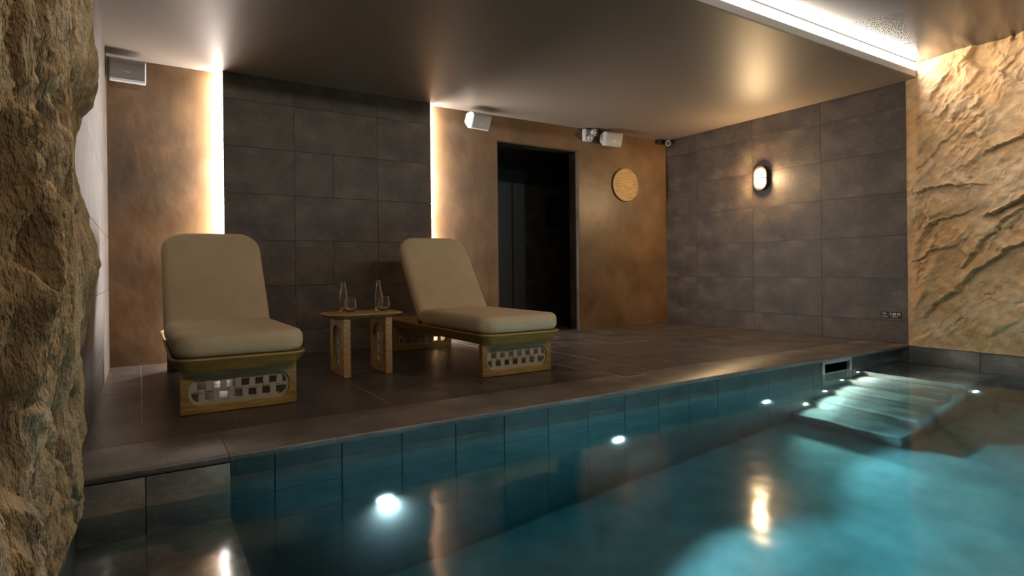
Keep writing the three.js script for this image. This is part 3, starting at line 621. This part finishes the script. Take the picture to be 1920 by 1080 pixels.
// ---------------------------------------------------------------- speakers
function speaker(label, [x, y, d], yaw, pitch, len = 0.245) {
  const o = thing('wall_speaker', label, 'speaker', [x, y, -d], 'white loudspeakers under the ceiling');
  const tilt = new THREE.Group(); tilt.name = 'cabinet_assembly';
  // profile across the length: flat grille in front, sides tapering to a narrow back
  const pr = [[0.062, -0.078], [0.066, -0.070], [0.066, 0.070], [0.062, 0.078], [0.02, 0.083], [-0.05, 0.052], [-0.062, 0.035], [-0.062, -0.035], [-0.05, -0.052], [0.02, -0.083]];
  const s = new THREE.Shape(pr.map(([a, b]) => new THREE.Vector2(a, b)));
  const cab = part('cabinet', new THREE.ExtrudeGeometry(s, { depth: len - 0.02, bevelEnabled: true, bevelSize: 0.006, bevelThickness: 0.01, bevelSegments: 3 }).translate(0, 0, -(len - 0.02) / 2).rotateY(-Math.PI / 2), M.whitePlastic, o);
  cab.rotation.set(pitch, yaw, 0, 'YXZ');
  const gr = part('grille', metreUV(new RoundedBoxGeometry(len - 0.014, 0.142, 0.008, 2, 0.003)), M.grille, cab); gr.position.set(0, 0, 0.0735);
  const bd = part('badge', new RoundedBoxGeometry(0.034, 0.007, 0.003, 1, 0.001), M.alu, gr); bd.position.set(0, -0.012, 0.005);
  const wallGap = DB - d;
  part('bracket', new THREE.CylinderGeometry(0.014, 0.014, wallGap - 0.01, 14).rotateX(Math.PI / 2).translate(0, 0, -wallGap / 2), M.black, o);
  part('bracket_plate', boxAt(-0.03, 0.03, -0.045, 0.045, -wallGap, -wallGap + 0.012), M.black, o);
  return o;
}
speaker('white loudspeaker in the top left corner above the left lounger', [-0.060, 2.357, 5.57], 0.05, 0.12);
speaker('white loudspeaker hung between the right light line and the doorway', [3.118, 2.368, 5.56], 0.12, 0.42);
speaker('white loudspeaker above the wall clock beside the twin spot lamp', [5.035, 2.380, 5.56], -0.12, 0.30);
{
  const o = thing('emergency_light', 'white twin spot emergency lamp right of the doorway', 'lamp', [4.765, 2.425, -DB]);
  part('housing', new RoundedBoxGeometry(0.12, 0.15, 0.07, 3, 0.012).translate(-0.02, -0.01, 0.035), M.whitePlastic, o);
  for (const [x, y, r, z] of [[0.035, 0.018, 0.045, 0.10], [-0.03, -0.055, 0.036, 0.10]]) {
    const h = part('spot_head', lathe([[0.0001, -0.05], [r * 0.6, -0.045], [r, -0.01], [r, 0.02], [r * 0.9, 0.024], [r * 0.82, 0.014], [0.0001, 0.010]], 28).rotateX(Math.PI / 2), M.whitePlastic, o);
    h.position.set(x, y, z); h.rotation.set(0.25, 0.1 * Math.sign(x), 0);
    part('spot_lens', new THREE.SphereGeometry(r * 0.5, 20, 10, 0, Math.PI * 2, 0, Math.PI / 2).rotateX(Math.PI / 2).scale(1, 1, 0.5).translate(0, 0, 0.011), M.chrome, h);
  }
}
{
  const o = thing('security_camera', 'small dark security camera in the corner above the clock', 'camera', [6.02, 2.468, -DB + 0.0]);
  part('mount', new RoundedBoxGeometry(0.085, 0.055, 0.07, 2, 0.008).translate(-0.005, 0.0, 0.035), M.black, o);
  const b = part('body', new THREE.CylinderGeometry(0.033, 0.033, 0.12, 24).rotateX(Math.PI / 2), M.black, o); b.position.set(0.055, -0.02, 0.10); b.rotation.set(0.25, -0.35, 0, 'YXZ');
  part('lens_ring', new THREE.TorusGeometry(0.034, 0.004, 8, 28).translate(0, 0, 0.06), M.whitePlastic, b);
  part('lens', new THREE.SphereGeometry(0.020, 18, 10).scale(1, 1, 0.4).translate(0, 0, 0.06), M.black, b);
}
// ---------------------------------------------------------------- small fittings
{
  const c = document.createElement('canvas'); c.width = 512; c.height = 176; const g = c.getContext('2d');
  g.fillStyle = '#15110d'; g.fillRect(0, 0, 512, 176); g.fillStyle = '#cfc9c0'; g.strokeStyle = '#cfc9c0';
  g.lineWidth = 12; g.lineCap = 'round'; g.beginPath(); g.moveTo(62, 34); g.lineTo(128, 66); g.moveTo(86, 74); g.lineTo(140, 54); g.stroke(); g.beginPath(); g.arc(120, 50, 13, 0, 7); g.fill();
  g.font = 'bold 30px sans-serif'; g.textAlign = 'center'; g.fillText('NO DIVING', 106, 140);
  g.font = 'bold 84px sans-serif'; g.fillText('1.40 M', 358, 88); g.font = 'bold 40px sans-serif'; g.fillText('DEPTH', 358, 142);
  const t = new THREE.CanvasTexture(c); t.colorSpace = THREE.SRGBColorSpace;
  const o = thing('depth_sign', 'small dark plaque with white pool depth marking low on the right wall', 'sign', [XR, 0.268, -2.845]);
  o.rotation.y = -Math.PI / 2;
  part('plaque', new THREE.BoxGeometry(0.19, 0.066, 0.004).translate(0, 0, 0.002), M.black, o);
  part('print', new THREE.PlaneGeometry(0.188, 0.0646).translate(0, 0, 0.0045), std({ map: t, roughness: 0.5 }), o);
}
{
  const o = thing('floor_hatch', 'square access lid set in the deck beside the coping', 'hatch', [2.92, 0, -3.125]);
  part('frame', boxAt(-0.10, 0.10, 0, 0.0022, -0.13, 0.13), M.alu, o);
  part('lid', boxAt(-0.092, 0.092, 0.0022, 0.0034, -0.122, 0.122), M.deckTile[1], o);
}
{
  const o = thing('wall_panel', 'dark flat panel on the back wall of the corridor', 'panel', [5.58, 1.66, -DC]);
  part('panel', new RoundedBoxGeometry(0.24, 0.5, 0.03, 2, 0.006).translate(0, 0, 0.015), M.black, o);
}

scene.traverse((o) => { if (o.isLight && !o.isRectAreaLight) o.castShadow = true; });
renderer.render(scene, camera);
